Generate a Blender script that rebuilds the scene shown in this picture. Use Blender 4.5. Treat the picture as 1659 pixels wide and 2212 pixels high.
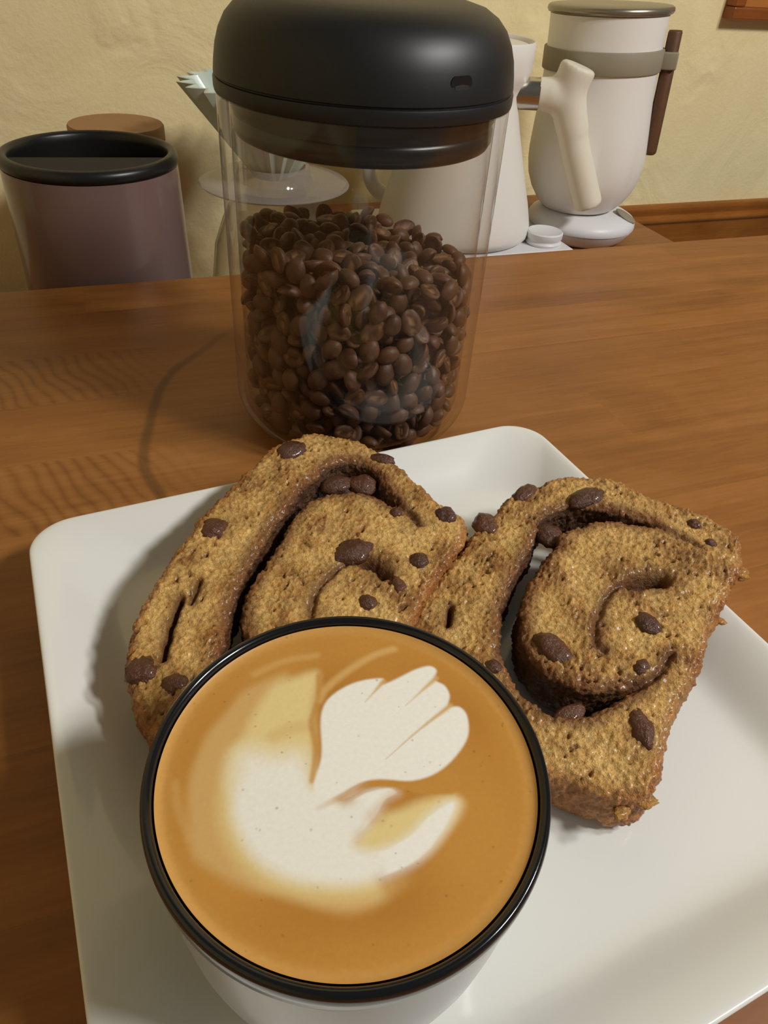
import bpy, bmesh, math, random
import numpy as np
from mathutils import Vector, Matrix, noise

for _o in list(bpy.data.objects):
    bpy.data.objects.remove(_o, do_unlink=True)
SC = bpy.context.scene
COL = SC.collection
random.seed(7)
RNG = np.random.default_rng(7)

# ------------------------------------------------------------------ camera
# world: metres, z = 0 on top of the wooden worktop, +x along the wall, +y towards the wall
CAM_H = 0.2090
cam_data = bpy.data.cameras.new('camera')
cam_data.sensor_fit = 'VERTICAL'
cam_data.sensor_height = 36.0
cam_data.lens = 25.217
cam_data.clip_start = 0.01
camera = bpy.data.objects.new('camera', cam_data)
COL.objects.link(camera)
camera.matrix_world = Matrix(((0.937433, 0.174321, -0.301381, 0.0),
                              (-0.342761, 0.613986, -0.711011, 0.0),
                              (0.061100, 0.769827, 0.635321, CAM_H),
                              (0, 0, 0, 1)))
SC.camera = camera

# ------------------------------------------------------------------ light
SC.view_settings.view_transform = 'Standard'
SC.view_settings.look = 'None'
SC.view_settings.gamma = 1.0
SC.view_settings.use_curve_mapping = False
SC.view_settings.exposure = -0.22

world = bpy.data.worlds.new('room_ambience')
SC.world = world
world.use_nodes = True
bg = world.node_tree.nodes['Background']
bg.inputs['Color'].default_value = (1.0, 0.94, 0.86, 1)
bg.inputs['Strength'].default_value = 0.105

def area_light(name, loc, target, size, power, color):
    d = bpy.data.lights.new(name, 'AREA')
    d.shape = 'DISK'
    d.size = size
    d.energy = power
    d.color = color
    o = bpy.data.objects.new(name, d)
    COL.objects.link(o)
    o.location = loc
    o.rotation_euler = (Vector(target) - Vector(loc)).to_track_quat('-Z', 'Y').to_euler()
    return o

area_light('ceiling_lamp_light', (0.70, -0.36, 0.86), (0.12, 0.25, 0.0), 0.16, 7.6, (1.0, 0.988, 0.955))
area_light('counter_lamp_light', (0.84, -0.18, 0.82), (0.12, 0.25, 0.0), 0.13, 5.2, (1.0, 0.988, 0.955))

# ------------------------------------------------------------------ helpers
def setp(o, label=None, category=None, group=None, kind=None):
    if label: o['label'] = label
    if category: o['category'] = category
    if group: o['group'] = group
    if kind: o['kind'] = kind
    return o

def empty(name, loc=(0, 0, 0), rot=(0, 0, 0), **kw):
    o = bpy.data.objects.new(name, None)
    o.empty_display_size = 0.02
    COL.objects.link(o)
    o.location = loc
    o.rotation_euler = rot
    return setp(o, **kw)

def link(name, me, mat=None, parent=None, smooth=True, loc=None, **kw):
    if mat is not None and not me.materials:
        me.materials.append(mat)
    if smooth:
        me.polygons.foreach_set('use_smooth', [True] * len(me.polygons))
    o = bpy.data.objects.new(name, me)
    COL.objects.link(o)
    if parent: o.parent = parent
    if loc is not None: o.location = loc
    return setp(o, **kw)

def mesh_from(name, verts, faces):
    me = bpy.data.meshes.new(name)
    me.from_pydata([tuple(map(float, v)) for v in verts], [], [tuple(map(int, f)) for f in faces])
    me.update()
    return me

def bm_mesh(name, bm):
    bmesh.ops.recalc_face_normals(bm, faces=bm.faces)
    me = bpy.data.meshes.new(name)
    bm.to_mesh(me)
    bm.free()
    return me

def sharp(o, deg=35):
    o.data.set_sharp_from_angle(angle=math.radians(deg))
    return o

def lathe(name, prof, n=96, rfun=None, close=True):
    """prof: (r, z) pairs; a radius of zero closes the pole; rfun(theta, r, z) may modulate the radius"""
    verts, faces, rings = [], [], []
    for r, z in prof:
        if r <= 1e-7:
            rings.append([len(verts)]); verts.append((0, 0, z))
        else:
            ring = []
            for i in range(n):
                t = 2 * math.pi * i / n
                rr = rfun(t, r, z) if rfun else r
                ring.append(len(verts)); verts.append((rr * math.cos(t), rr * math.sin(t), z))
            rings.append(ring)
    for a, b in zip(rings, rings[1:]):
        if len(a) == 1 and len(b) == 1: continue
        for i in range(n):
            j = (i + 1) % n
            if len(a) == 1: faces.append((a[0], b[j], b[i]))
            elif len(b) == 1: faces.append((a[i], a[j], b[0]))
            else: faces.append((a[i], a[j], b[j], b[i]))
    bm = bmesh.new()
    bm.from_mesh(mesh_from(name, verts, faces))
    return bm_mesh(name, bm)

def arc(cx, cz, r, a0, a1, n=6):
    return [(cx + r * math.cos(math.radians(a0 + (a1 - a0) * i / n)),
             cz + r * math.sin(math.radians(a0 + (a1 - a0) * i / n))) for i in range(n + 1)]

def add_box(bm, x0, x1, y0, y1, z0, z1, bevel=0.0, seg=2):
    m = Matrix.Translation(((x0 + x1) / 2, (y0 + y1) / 2, (z0 + z1) / 2)) @ Matrix.Diagonal((x1 - x0, y1 - y0, z1 - z0, 1))
    r = bmesh.ops.create_cube(bm, size=1.0, matrix=m)
    if bevel:
        es = list({e for v in r['verts'] for e in v.link_edges})
        bmesh.ops.bevel(bm, geom=es, offset=bevel, segments=seg, affect='EDGES', profile=0.5)

def box_mesh(name, *a, **k):
    bm = bmesh.new(); add_box(bm, *a, **k)
    return bm_mesh(name, bm)

def catmull(pts, sub=6, closed=True):
    P = np.array(pts, float); n = len(P); out = []
    rng = range(n) if closed else range(n - 1)
    for i in rng:
        if closed:
            p0, p1, p2, p3 = P[(i - 1) % n], P[i], P[(i + 1) % n], P[(i + 2) % n]
        else:
            p0, p1, p2, p3 = P[max(i - 1, 0)], P[i], P[i + 1], P[min(i + 2, n - 1)]
        for k in range(sub):
            t = k / sub
            out.append(0.5 * ((2 * p1) + (-p0 + p2) * t + (2 * p0 - 5 * p1 + 4 * p2 - p3) * t * t + (-p0 + 3 * p1 - 3 * p2 + p3) * t ** 3))
    if not closed: out.append(P[-1])
    return np.array(out)

def tube(name, pts, radii, n=20, cap=True):
    P = [Vector(p) for p in pts]
    verts, faces = [], []
    up = Vector((0.13, 0.97, 0.21))
    for i, p in enumerate(P):
        d = (P[min(i + 1, len(P) - 1)] - P[max(i - 1, 0)]).normalized()
        a = d.cross(up).normalized(); b = d.cross(a).normalized()
        r = radii[i] if hasattr(radii, '__len__') else radii
        for k in range(n):
            t = 2 * math.pi * k / n
            verts.append(p + a * (r * math.cos(t)) + b * (r * math.sin(t)))
    for i in range(len(P) - 1):
        for k in range(n):
            j = (k + 1) % n
            faces.append((i * n + k, i * n + j, (i + 1) * n + j, (i + 1) * n + k))
    if cap:
        faces.append(tuple(range(n))[::-1]); faces.append(tuple(range((len(P) - 1) * n, len(P) * n)))
    bm = bmesh.new(); bm.from_mesh(mesh_from(name, verts, faces))
    return bm_mesh(name, bm)

def voxel_mesh(name, me, voxel, smooth_it=0):
    """union / remesh of a mesh into one continuous skin"""
    o = bpy.data.objects.new(name + '_tmp', me)
    COL.objects.link(o)
    m = o.modifiers.new('r', 'REMESH'); m.mode = 'VOXEL'; m.voxel_size = voxel
    if smooth_it:
        s = o.modifiers.new('s', 'SMOOTH'); s.iterations = smooth_it; s.factor = 0.5
    dg = bpy.context.evaluated_depsgraph_get()
    out = bpy.data.meshes.new_from_object(o.evaluated_get(dg))
    out.name = name
    bpy.data.objects.remove(o, do_unlink=True)
    return out

def seg_dist(X, P, closed):
    P = np.asarray(P, float); best = np.full(len(X), 1e9); inside = np.zeros(len(X), bool)
    n = len(P)
    for i in range(n if closed else n - 1):
        a, b = P[i], P[(i + 1) % n]; ab = b - a; L = ab @ ab + 1e-18
        t = np.clip(((X - a) @ ab) / L, 0, 1)
        d = X - a - t[:, None] * ab
        best = np.minimum(best, d[:, 0] ** 2 + d[:, 1] ** 2)
        if closed:
            c = ((a[1] > X[:, 1]) != (b[1] > X[:, 1]))
            xx = a[0] + (X[:, 1] - a[1]) * ab[0] / (ab[1] if abs(ab[1]) > 1e-12 else 1e-12)
            inside ^= c & (X[:, 0] < xx)
    d = np.sqrt(best)
    return np.where(inside, -d, d) if closed else d

def sstep(a, b, x):
    t = np.clip((x - a) / (b - a), 0, 1)
    return t * t * (3 - 2 * t)

def srgb(r, g, b):
    f = lambda c: (c / 255) / 12.92 if c / 255 <= 0.04045 else ((c / 255 + 0.055) / 1.055) ** 2.4
    return (f(r), f(g), f(b), 1.0)

def set_colors(me, rgb, name='Col'):
    at = me.color_attributes.new(name, 'FLOAT_COLOR', 'POINT')
    a = np.ones((len(me.vertices), 4), np.float32); a[:, :3] = rgb
    at.data.foreach_set('color', a.ravel())

# ------------------------------------------------------------------ materials
def new_mat(name, color=(0.8, 0.8, 0.8, 1), rough=0.5, metal=0.0, coat=0.0, ior=1.45, sss=0.0):
    m = bpy.data.materials.new(name); m.use_nodes = True
    b = m.node_tree.nodes['Principled BSDF']
    b.inputs['Base Color'].default_value = color
    b.inputs['Roughness'].default_value = rough
    b.inputs['Metallic'].default_value = metal
    b.inputs['IOR'].default_value = ior
    b.inputs['Coat Weight'].default_value = coat
    if sss:
        b.inputs['Subsurface Weight'].default_value = sss
        b.inputs['Subsurface Radius'].default_value = (0.004, 0.002, 0.001)
        b.inputs['Subsurface Scale'].default_value = 1.0
    return m

class NT:
    def __init__(self, m):
        self.t = m.node_tree; self.n = self.t.nodes; self.l = self.t.links
        self.b = self.n.get('Principled BSDF')
    def add(self, typ, **props):
        x = self.n.new(typ)
        for k, v in props.items():
            if k.startswith('i_'): x.inputs[k[2:].replace('_', ' ')].default_value = v
            else: setattr(x, k, v)
        return x
    def ln(self, a, b): self.l.new(a, b)
    def coords(self, scale=(1, 1, 1), kind='Object', rot=(0, 0, 0)):
        tc = self.add('ShaderNodeTexCoord'); mp = self.add('ShaderNodeMapping')
        mp.inputs['Scale'].default_value = scale; mp.inputs['Rotation'].default_value = rot
        self.ln(tc.outputs[kind], mp.inputs['Vector'])
        return mp.outputs['Vector']
    def noise(self, vec, scale, detail=4, rough=0.55, dist=0.0):
        x = self.add('ShaderNodeTexNoise'); x.inputs['Scale'].default_value = scale
        x.inputs['Detail'].default_value = detail; x.inputs['Roughness'].default_value = rough
        x.inputs['Distortion'].default_value = dist
        self.ln(vec, x.inputs['Vector']); return x.outputs['Fac']
    def ramp(self, fac, stops):
        x = self.add('ShaderNodeValToRGB'); e = x.color_ramp.elements
        while len(e) < len(stops): e.new(0.5)
        for el, (p, c) in zip(e, stops): el.position = p; el.color = c
        self.ln(fac, x.inputs['Fac']); return x.outputs['Color']
    def mix(self, fac, a, b, blend='MIX'):
        x = self.add('ShaderNodeMix', data_type='RGBA', blend_type=blend)
        for s, v in ((0, fac), (6, a), (7, b)):
            if hasattr(v, 'is_output'): self.ln(v, x.inputs[s])
            else: x.inputs[s].default_value = v
        return x.outputs[2]
    def math(self, op, a, b=0.0, c=0.0):
        x = self.add('ShaderNodeMath', operation=op)
        for s, v in enumerate((a, b, c)):
            if hasattr(v, 'is_output'): self.ln(v, x.inputs[s])
            else: x.inputs[s].default_value = v
        return x.outputs[0]
    def bump(self, h, strength, dist):
        x = self.add('ShaderNodeBump'); x.inputs['Strength'].default_value = strength
        x.inputs['Distance'].default_value = dist
        self.ln(h, x.inputs['Height']); self.ln(x.outputs['Normal'], self.b.inputs['Normal'])
        return x

def wood_mat(name, dark, mid, light, rough, gx=2.2, gy=70.0, curly=0.0, stain=False, rand=0.16):
    m = new_mat(name, mid, rough); t = NT(m)
    oi = t.add('ShaderNodeObjectInfo')
    tc = t.add('ShaderNodeTexCoord')
    off = t.add('ShaderNodeCombineXYZ')
    t.ln(t.math('MULTIPLY', oi.outputs['Random'], 37.0), off.inputs['X'])
    t.ln(t.math('MULTIPLY', oi.outputs['Random'], 11.0), off.inputs['Z'])
    va = t.add('ShaderNodeVectorMath', operation='ADD')
    t.ln(tc.outputs['Object'], va.inputs[0]); t.ln(off.outputs['Vector'], va.inputs[1])
    mp = t.add('ShaderNodeMapping'); mp.inputs['Scale'].default_value = (gx, gy, gy * 0.5)
    t.ln(va.outputs['Vector'], mp.inputs['Vector'])
    g1 = t.noise(mp.outputs['Vector'], 1.0, 6, 0.62, 0.6)
    mp2 = t.add('ShaderNodeMapping'); mp2.inputs['Scale'].default_value = (gx * 3.0, gy * 0.16, gy * 0.1)
    t.ln(va.outputs['Vector'], mp2.inputs['Vector'])
    g2 = t.noise(mp2.outputs['Vector'], 1.0, 3, 0.5, 0.8)
    mp3 = t.add('ShaderNodeMapping'); mp3.inputs['Scale'].default_value = (gx * 30, gy * 7, gy * 7)
    t.ln(va.outputs['Vector'], mp3.inputs['Vector'])
    g3 = t.noise(mp3.outputs['Vector'], 1.0, 2, 0.5)
    f = t.math('ADD', t.math('MULTIPLY', g1, 0.42), t.math('MULTIPLY', g2, 0.42))
    f = t.math('ADD', f, t.math('MULTIPLY', g3, 0.16))
    if curly:
        mpw = t.add('ShaderNodeMapping'); mpw.inputs['Rotation'].default_value = (0, 0, -0.38)
        t.ln(tc.outputs['Object'], mpw.inputs['Vector'])
        w = t.add('ShaderNodeTexWave', wave_type='BANDS', bands_direction='X')
        w.inputs['Scale'].default_value = 44.0; w.inputs['Distortion'].default_value = 7.0
        w.inputs['Detail'].default_value = 1.5; w.inputs['Detail Scale'].default_value = 0.55
        w.inputs['Detail Roughness'].default_value = 0.55
        t.ln(mpw.outputs['Vector'], w.inputs['Vector'])
        cw_ = t.math('POWER', w.outputs['Fac'], 0.5)
        sep = t.add('ShaderNodeSeparateXYZ'); t.ln(tc.outputs['Object'], sep.inputs[0])
        fade = t.add('ShaderNodeMapRange', interpolation_type='SMOOTHSTEP')
        fade.inputs['From Min'].default_value = 0.045; fade.inputs['From Max'].default_value = -0.03
        t.ln(sep.outputs['X'], fade.inputs['Value'])
        k = t.math('MULTIPLY', t.math('SUBTRACT', cw_, 0.62), t.math('MULTIPLY', fade.outputs[0], curly))
        f = t.math('ADD', f, k)
    col = t.ramp(f, [(0.30, dark), (0.50, mid), (0.70, light)])
    br = t.math('ADD', t.math('MULTIPLY', t.math('SUBTRACT', oi.outputs['Random'], 0.5), rand), 1.0)
    cb = t.add('ShaderNodeCombineColor')
    for i in range(3): t.ln(br, cb.inputs[i])
    col = t.mix(1.0, col, cb.outputs[0], 'MULTIPLY')
    # short dark flecks and mineral streaks
    mp4 = t.add('ShaderNodeMapping'); mp4.inputs['Scale'].default_value = (14, 60, 10)
    t.ln(va.outputs['Vector'], mp4.inputs['Vector'])
    fl = t.noise(mp4.outputs['Vector'], 1.0, 1, 0.4)
    flm = t.add('ShaderNodeMapRange'); flm.inputs['From Min'].default_value = 0.74; flm.inputs['From Max'].default_value = 0.82
    t.ln(fl, flm.inputs['Value'])
    col = t.mix(t.math('MULTIPLY', flm.outputs[0], 0.55), col, (dark[0] * .45, dark[1] * .4, dark[2] * .35, 1))
    if stain:
        sp = t.add('ShaderNodeSeparateXYZ'); t.ln(tc.outputs['Object'], sp.inputs[0])
        wob = t.noise(t.coords((1, 1, 1)), 14, 2, 0.5)
        dx = t.math('SUBTRACT', sp.outputs['X'], 0.171); dy = t.math('SUBTRACT', sp.outputs['Y'], 0.299)
        rr = t.math('SQRT', t.math('ADD', t.math('MULTIPLY', dx, dx), t.math('MULTIPLY', dy, dy)))
        rr = t.math('ADD', rr, t.math('MULTIPLY', t.math('SUBTRACT', wob, 0.5), 0.012))
        d = t.math('ABSOLUTE', t.math('SUBTRACT', rr, 0.1698))
        mr = t.add('ShaderNodeMapRange', interpolation_type='SMOOTHSTEP')
        mr.inputs['From Min'].default_value = 0.0042; mr.inputs['From Max'].default_value = 0.0008
        t.ln(d, mr.inputs['Value'])
        lim = t.add('ShaderNodeMapRange', interpolation_type='SMOOTHSTEP')
        lim.inputs['From Min'].default_value = 0.10; lim.inputs['From Max'].default_value = 0.02
        t.ln(sp.outputs['X'], lim.inputs['Value'])
        col = t.mix(t.math('MULTIPLY', t.math('MULTIPLY', mr.outputs[0], lim.outputs[0]), 0.55), col, (0.055, 0.022, 0.006, 1))
    t.ln(col, t.b.inputs['Base Color'])
    rg = t.math('ADD', t.math('MULTIPLY', g2, 0.22), rough - 0.1)
    t.ln(rg, t.b.inputs['Roughness'])
    t.bump(f, 0.05, 0.0005)
    return m

WD, WM, WL = srgb(118, 70, 28), srgb(150, 96, 44), srgb(172, 116, 60)
M_WOOD = wood_mat('worktop_wood', WD, WM, WL, 0.42, stain=True)
M_WOOD_C = wood_mat('worktop_wood_curly', WD, WM, WL, 0.42, curly=0.17, stain=True)
M_SHELF = wood_mat('shelf_wood', WD, WM, WL, 0.45)
M_TRIM = wood_mat('trim_wood', srgb(104, 56, 14), srgb(142, 84, 26), srgb(170, 106, 42), 0.35, gx=2.5, gy=110)
M_FRAME = wood_mat('frame_wood', srgb(104, 54, 16), srgb(136, 74, 26), srgb(160, 92, 38), 0.4, gx=3, gy=120)
M_FRAMEP = wood_mat('frame_panel_wood', srgb(168, 100, 40), srgb(186, 116, 52), srgb(200, 132, 64), 0.4, gx=3, gy=90)
M_WALNUT = wood_mat('walnut', srgb(58, 36, 20), srgb(84, 54, 33), srgb(108, 74, 48), 0.5, gx=60, gy=60)

def wall_mat():
    m = new_mat('plaster', srgb(240, 222, 170), 0.85); t = NT(m)
    v = t.coords((1, 1, 1))
    n = t.noise(v, 9, 4, 0.5, 2.2)
    w = t.add('ShaderNodeTexWave', wave_type='RINGS'); w.inputs['Scale'].default_value = 9
    w.inputs['Distortion'].default_value = 14; w.inputs['Detail'].default_value = 3; w.inputs['Detail Scale'].default_value = 1.4
    t.ln(v, w.inputs['Vector'])
    msk = t.noise(v, 6, 2, 0.5)
    mk = t.add('ShaderNodeMapRange', interpolation_type='SMOOTHSTEP'); mk.inputs['From Min'].default_value = 0.48; mk.inputs['From Max'].default_value = 0.66
    t.ln(msk, mk.inputs['Value'])
    h = t.math('ADD', t.math('MULTIPLY', n, 0.7), t.math('MULTIPLY', t.math('MULTIPLY', w.outputs['Fac'], mk.outputs[0]), 0.55))
    h = t.math('ADD', h, t.math('MULTIPLY', t.noise(v, 260, 3, 0.6), 0.10))
    t.bump(h, 0.75, 0.006)
    c = t.mix(n, srgb(238, 219, 166), srgb(248, 231, 182))
    t.ln(c, t.b.inputs['Base Color'])
    return m
M_WALL = wall_mat()

M_PLATE = new_mat('white_porcelain', srgb(232, 232, 226), 0.16, coat=0.3)
M_MUGW = new_mat('white_glaze', srgb(188, 190, 192), 0.25, coat=0.2)
M_MUGB = new_mat('black_glaze', (0.006, 0.0065, 0.008, 1), 0.16, coat=0.4)
M_LID = new_mat('matte_black_plastic', (0.010, 0.0098, 0.0100, 1), 0.44)
M_SLOT = new_mat('slot_black', (0.002, 0.002, 0.002, 1), 0.5)
M_SLOTL = new_mat('slot_metal', (0.10, 0.10, 0.10, 1), 0.35, metal=0.8)
M_RUBBER = new_mat('black_silicone', (0.008, 0.007, 0.006, 1), 0.30)
M_CANB = new_mat('black_gloss_plastic', (0.010, 0.0095, 0.0095, 1), 0.33)
M_FLAP = new_mat('black_satin_flap', (0.012, 0.011, 0.0105, 1), 0.75)
M_CAN = new_mat('mauve_enamel', srgb(118, 95, 91), 0.22, coat=0.4)
M_TAN = new_mat('tan_clay', srgb(164, 122, 82), 0.6)
M_KETTLE = new_mat('white_matte_enamel', srgb(228, 224, 216), 0.42)
M_HANDLE = new_mat('ivory_plastic', srgb(226, 219, 200), 0.5)
M_STEEL = new_mat('brushed_steel', (0.55, 0.52, 0.47, 1), 0.22, metal=1.0)
M_GREYMETAL = new_mat('grey_lid_metal', srgb(150, 142, 126), 0.32, metal=0.75)
M_BAND = new_mat('grey_silicone', srgb(146, 137, 116), 0.6)
M_BASEW = new_mat('white_plastic', srgb(226, 224, 226), 0.4)
M_SHADOWGAP = new_mat('dark_foot', (0.02, 0.02, 0.02, 1), 0.6)
M_MINT = new_mat('mint_glaze', srgb(196, 208, 196), 0.3, coat=0.2)

def glass_mat(name, tint, ior=1.5, rough=0.0, body=0.0, bodycol=(0.8, 0.78, 0.74, 1)):
    """thin clear glass: straight-through transmission plus Fresnel reflection"""
    m = bpy.data.materials.new(name); m.use_nodes = True
    t = NT(m); t.n.remove(t.b); out = t.n['Material Output']
    tr = t.add('ShaderNodeBsdfTransparent'); tr.inputs['Color'].default_value = tint
    gl = t.add('ShaderNodeBsdfGlossy'); gl.inputs['Roughness'].default_value = rough
    # two-sided Schlick reflectance
    ge = t.add('ShaderNodeNewGeometry'); dp = t.add('ShaderNodeVectorMath', operation='DOT_PRODUCT')
    t.ln(ge.outputs['Normal'], dp.inputs[0]); t.ln(ge.outputs['Incoming'], dp.inputs[1])
    f0 = ((ior - 1) / (ior + 1)) ** 2
    k = t.math('POWER', t.math('SUBTRACT', 1.0, t.math('ABSOLUTE', dp.outputs['Value'])), 5.0)
    fac = t.math('ADD', t.math('MULTIPLY', k, 1 - f0), f0)
    mx = t.add('ShaderNodeMixShader')
    t.ln(fac, mx.inputs[0]); t.ln(tr.outputs[0], mx.inputs[1]); t.ln(gl.outputs[0], mx.inputs[2])
    res = mx.outputs[0]
    if body:
        df = t.add('ShaderNodeBsdfDiffuse'); df.inputs['Color'].default_value = bodycol
        m2 = t.add('ShaderNodeMixShader'); m2.inputs[0].default_value = body
        t.ln(res, m2.inputs[1]); t.ln(df.outputs[0], m2.inputs[2]); res = m2.outputs[0]
    t.ln(res, out.inputs['Surface'])
    return m
M_GLASS = glass_mat('jar_glass', (0.97, 0.965, 0.95, 1), 1.5, 0.05, body=0.003)
M_GLASS2 = glass_mat('server_glass', (0.95, 0.93, 0.88, 1), 1.45, body=0.03)
M_RESIN = glass_mat('clear_resin', (0.80, 0.77, 0.74, 1), 1.45, 0.08, body=0.22, bodycol=(0.78, 0.74, 0.70, 1))

def attr_mat(name, rough, bump_scale=None, bump=0.0, bdist=0.0005, sss=0.0, var=0.0, coat=0.0, coat_rough=0.3):
    m = new_mat(name, rough=rough, sss=sss, coat=coat); t = NT(m)
    t.b.inputs['Coat Roughness'].default_value = coat_rough
    at = t.add('ShaderNodeAttribute', attribute_name='Col')
    c = at.outputs['Color']
    v = t.coords()
    if var:
        n = t.noise(v, bump_scale or 500, 6, 0.72)
        r = t.ramp(n, [(0.3, (1 - var, 1 - var, 1 - var, 1)), (0.7, (1 + var, 1 + var, 1 + var, 1))])
        c = t.mix(1.0, c, r, 'MULTIPLY')
    t.ln(c, t.b.inputs['Base Color'])
    if bump: t.bump(t.noise(v, bump_scale, 4, 0.7), bump, bdist)
    return m
M_BREAD = attr_mat('bread_crumb', 0.5, 700, 1.0, 0.0012, var=0.45, coat=0.3, coat_rough=0.2)
M_CREMA = attr_mat('crema_foam', 0.35, 900, 0.06, 0.0002, var=0.035, coat=0.05)
M_BEAN = attr_mat('roasted_bean', 0.52, 420, 0.35, 0.0006, var=0.20)

def raisin_mat():
    m = new_mat('raisin_skin', srgb(70, 42, 30), 0.30, coat=0.25); t = NT(m)
    v = t.coords(); oi = t.add('ShaderNodeObjectInfo')
    n = t.noise(v, 380, 4, 0.65)
    c = t.mix(n, srgb(44, 24, 17), srgb(104, 64, 46))
    c = t.mix(t.math('MULTIPLY', oi.outputs['Random'], 0.45), c, srgb(118, 72, 44))
    t.ln(c, t.b.inputs['Base Color'])
    t.bump(t.noise(v, 520, 4, 0.65), 0.9, 0.0012)
    return m
M_RAISIN = raisin_mat()

# ------------------------------------------------------------------ setting
WALL_Y = 0.74
link('wall_back', box_mesh('wall_back', -0.75, 1.45, WALL_Y, WALL_Y + 0.08, -0.75, 1.35), M_WALL, smooth=False,
     label='pale yellow textured plaster wall behind the coffee gear', kind='structure')

link('added_wall_left', box_mesh('added_wall_left', -0.83, -0.75, -1.6, WALL_Y, -0.75, 1.35), M_WALL, smooth=False,  # unseen wall, added so the jar's left glass edge reflects lit plaster
     label='unseen pale yellow textured plaster side wall, added left of the worktop to reflect lamp light', kind='structure')

# wooden moulding on the wall, its profile swept along x
def moulding(name, x0, x1, prof):
    verts = [(x0, WALL_Y - d, z) for d, z in prof] + [(x1, WALL_Y - d, z) for d, z in prof]
    n = len(prof)
    faces = [(i, (i + 1) % n, n + (i + 1) % n, n + i) for i in range(n)] + [tuple(range(n))[::-1], tuple(range(n, 2 * n))]
    bm = bmesh.new(); bm.from_mesh(mesh_from(name, verts, faces))
    return bm_mesh(name, bm)
tp = [(0.0, -0.0375), (0.007, -0.0375), (0.010, -0.0395), (0.0105, -0.0425), (0.009, -0.046), (0.0085, -0.049), (0.012, -0.051),
      (0.0135, -0.054), (0.013, -0.0565), (0.010, -0.0585), (0.009, -0.062), (0.009, -0.118), (0.0, -0.118)]
sharp(link('trim_1', moulding('trim_1', 0.2150, 1.45, tp), M_TRIM,
     label='brown wooden moulding along the foot of the yellow wall', kind='structure'), 50)

# worktop of glued staves
worktop = empty('worktop', (0, 0, 0), label='brown butcher block worktop of long glued wooden staves', category='worktop')
rows = [0.5230, 0.4785, 0.4211, 0.3672, 0.3134, 0.2605, 0.2070, 0.1535, 0.1000, 0.0465, -0.007, -0.0605, -0.114, -0.1675, -0.221]
rr = random.Random(3)
for k in range(len(rows) - 1):
    y1, y0 = rows[k], rows[k + 1]
    x = -0.52 - rr.random() * 0.0
    first = True
    while x < 0.98:
        L = rr.uniform(0.34, 0.72) if not first else rr.uniform(0.16, 0.42) + (0.45 if k in (2, 4) else 0.2)
        first = False
        x1 = min(x + L, 1.0)
        if 1.0 - x1 < 0.14: x1 = 1.0
        e = 0.00001
        curly = (k in (2, 4) and x < 0.0)
        link('plank', box_mesh('plank', x + e, x1 - e, y0 + e, y1 - e, -0.040, 0.0),
             M_WOOD_C if curly else M_WOOD, worktop, smooth=False)
        x = x1

# lower shelf between worktop and wall
link('shelf', box_mesh('shelf', -0.50, 0.2120, 0.5245, WALL_Y - 0.016, -0.115, -0.090, bevel=0.0012), M_SHELF, smooth=False,
     label='low brown wooden shelf behind the worktop under the mauve canister', category='shelf')
link('raised_shelf', box_mesh('raised_shelf', 0.2150, 0.5215, 0.5245, WALL_Y - 0.016, -0.115, -0.015, bevel=0.0012), M_SHELF, smooth=False,
     label='brown wooden block behind the worktop under the kettle base and round power base', category='shelf')

# framed wooden panel on the wall, only its corner in view
fr = empty('picture_frame', (0.656, WALL_Y, 0.151), label='wooden frame with orange wood panel at the top right of the wall', category='frame')
def rail(a, b, c, d, name):
    bm = bmesh.new(); add_box(bm, a, b, -0.016, 0.0, c, d, bevel=0.0015); return link(name, bm_mesh(name, bm), M_FRAME, fr, smooth=False)
rail(0, 0.30, 0, 0.011, 'bottom_rail'); rail(0, 0.30, 0.229, 0.24, 'top_rail')
rail(0, 0.013, 0.0112, 0.2288, 'stile'); rail(0.287, 0.30, 0.0112, 0.2288, 'stile')
bm = bmesh.new(); add_box(bm, 0.0132, 0.2868, -0.009, -0.001, 0.0112, 0.2288)
link('panel', bm_mesh('panel', bm), M_FRAMEP, fr, smooth=False)

# ------------------------------------------------------------------ plate
PLATE = Vector((0.07678, 0.13254, 0.0)); PYAW = math.radians(4.629)
def rounded_loop(hx, hy, c, n=10):
    pts = []
    for sx, sy, a0 in ((1, 1, 0), (-1, 1, 90), (-1, -1, 180), (1, -1, 270)):
        for i in range(n + 1):
            a = math.radians(a0 + 90 * i / n)
            pts.append((sx * (hx - c) + c * math.cos(a), sy * (hy - c) + c * math.sin(a)))
        nx, ny, na = {(1, 1): (-1, 1, 90), (-1, 1): (-1, -1, 180), (-1, -1): (1, -1, 270), (1, -1): (1, 1, 0)}[(sx, sy)]
    # subdivide the straight sides
    out = []
    for i, p in enumerate(pts):
        q = pts[(i + 1) % len(pts)]
        m = 10 if math.dist(p, q) > c * 0.5 and (i + 1) % (n + 1) == 0 else 1
        for k in range(m): out.append((p[0] + (q[0] - p[0]) * k / m, p[1] + (q[1] - p[1]) * k / m))
    return out
HX, HY = 0.1148, 0.1157
pl = [(0.060, 0.020, 0.0075), (0.030, 0.026, 0.0076), (0.0245, 0.026, 0.0085), (0.0205, 0.0255, 0.0105), (0.0165, 0.025, 0.0135),
      (0.0125, 0.0235, 0.0165), (0.0085, 0.0215, 0.0192), (0.0050, 0.0195, 0.0211), (0.0026, 0.0180, 0.0221), (0.0012, 0.0172, 0.0224),
      (0.0003, 0.0166, 0.0221), (0.0, 0.0164, 0.0214), (0.0004, 0.0162, 0.0206), (0.0030, 0.0160, 0.0180), (0.0100, 0.016, 0.0120),
      (0.0200, 0.016, 0.0050), (0.0240, 0.016, 0.0010), (0.0255, 0.016, 0.0002), (0.029, 0.015, 0.0002), (0.031, 0.015, 0.002), (0.07, 0.015, 0.002)]
verts, faces, loops = [], [], []
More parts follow.
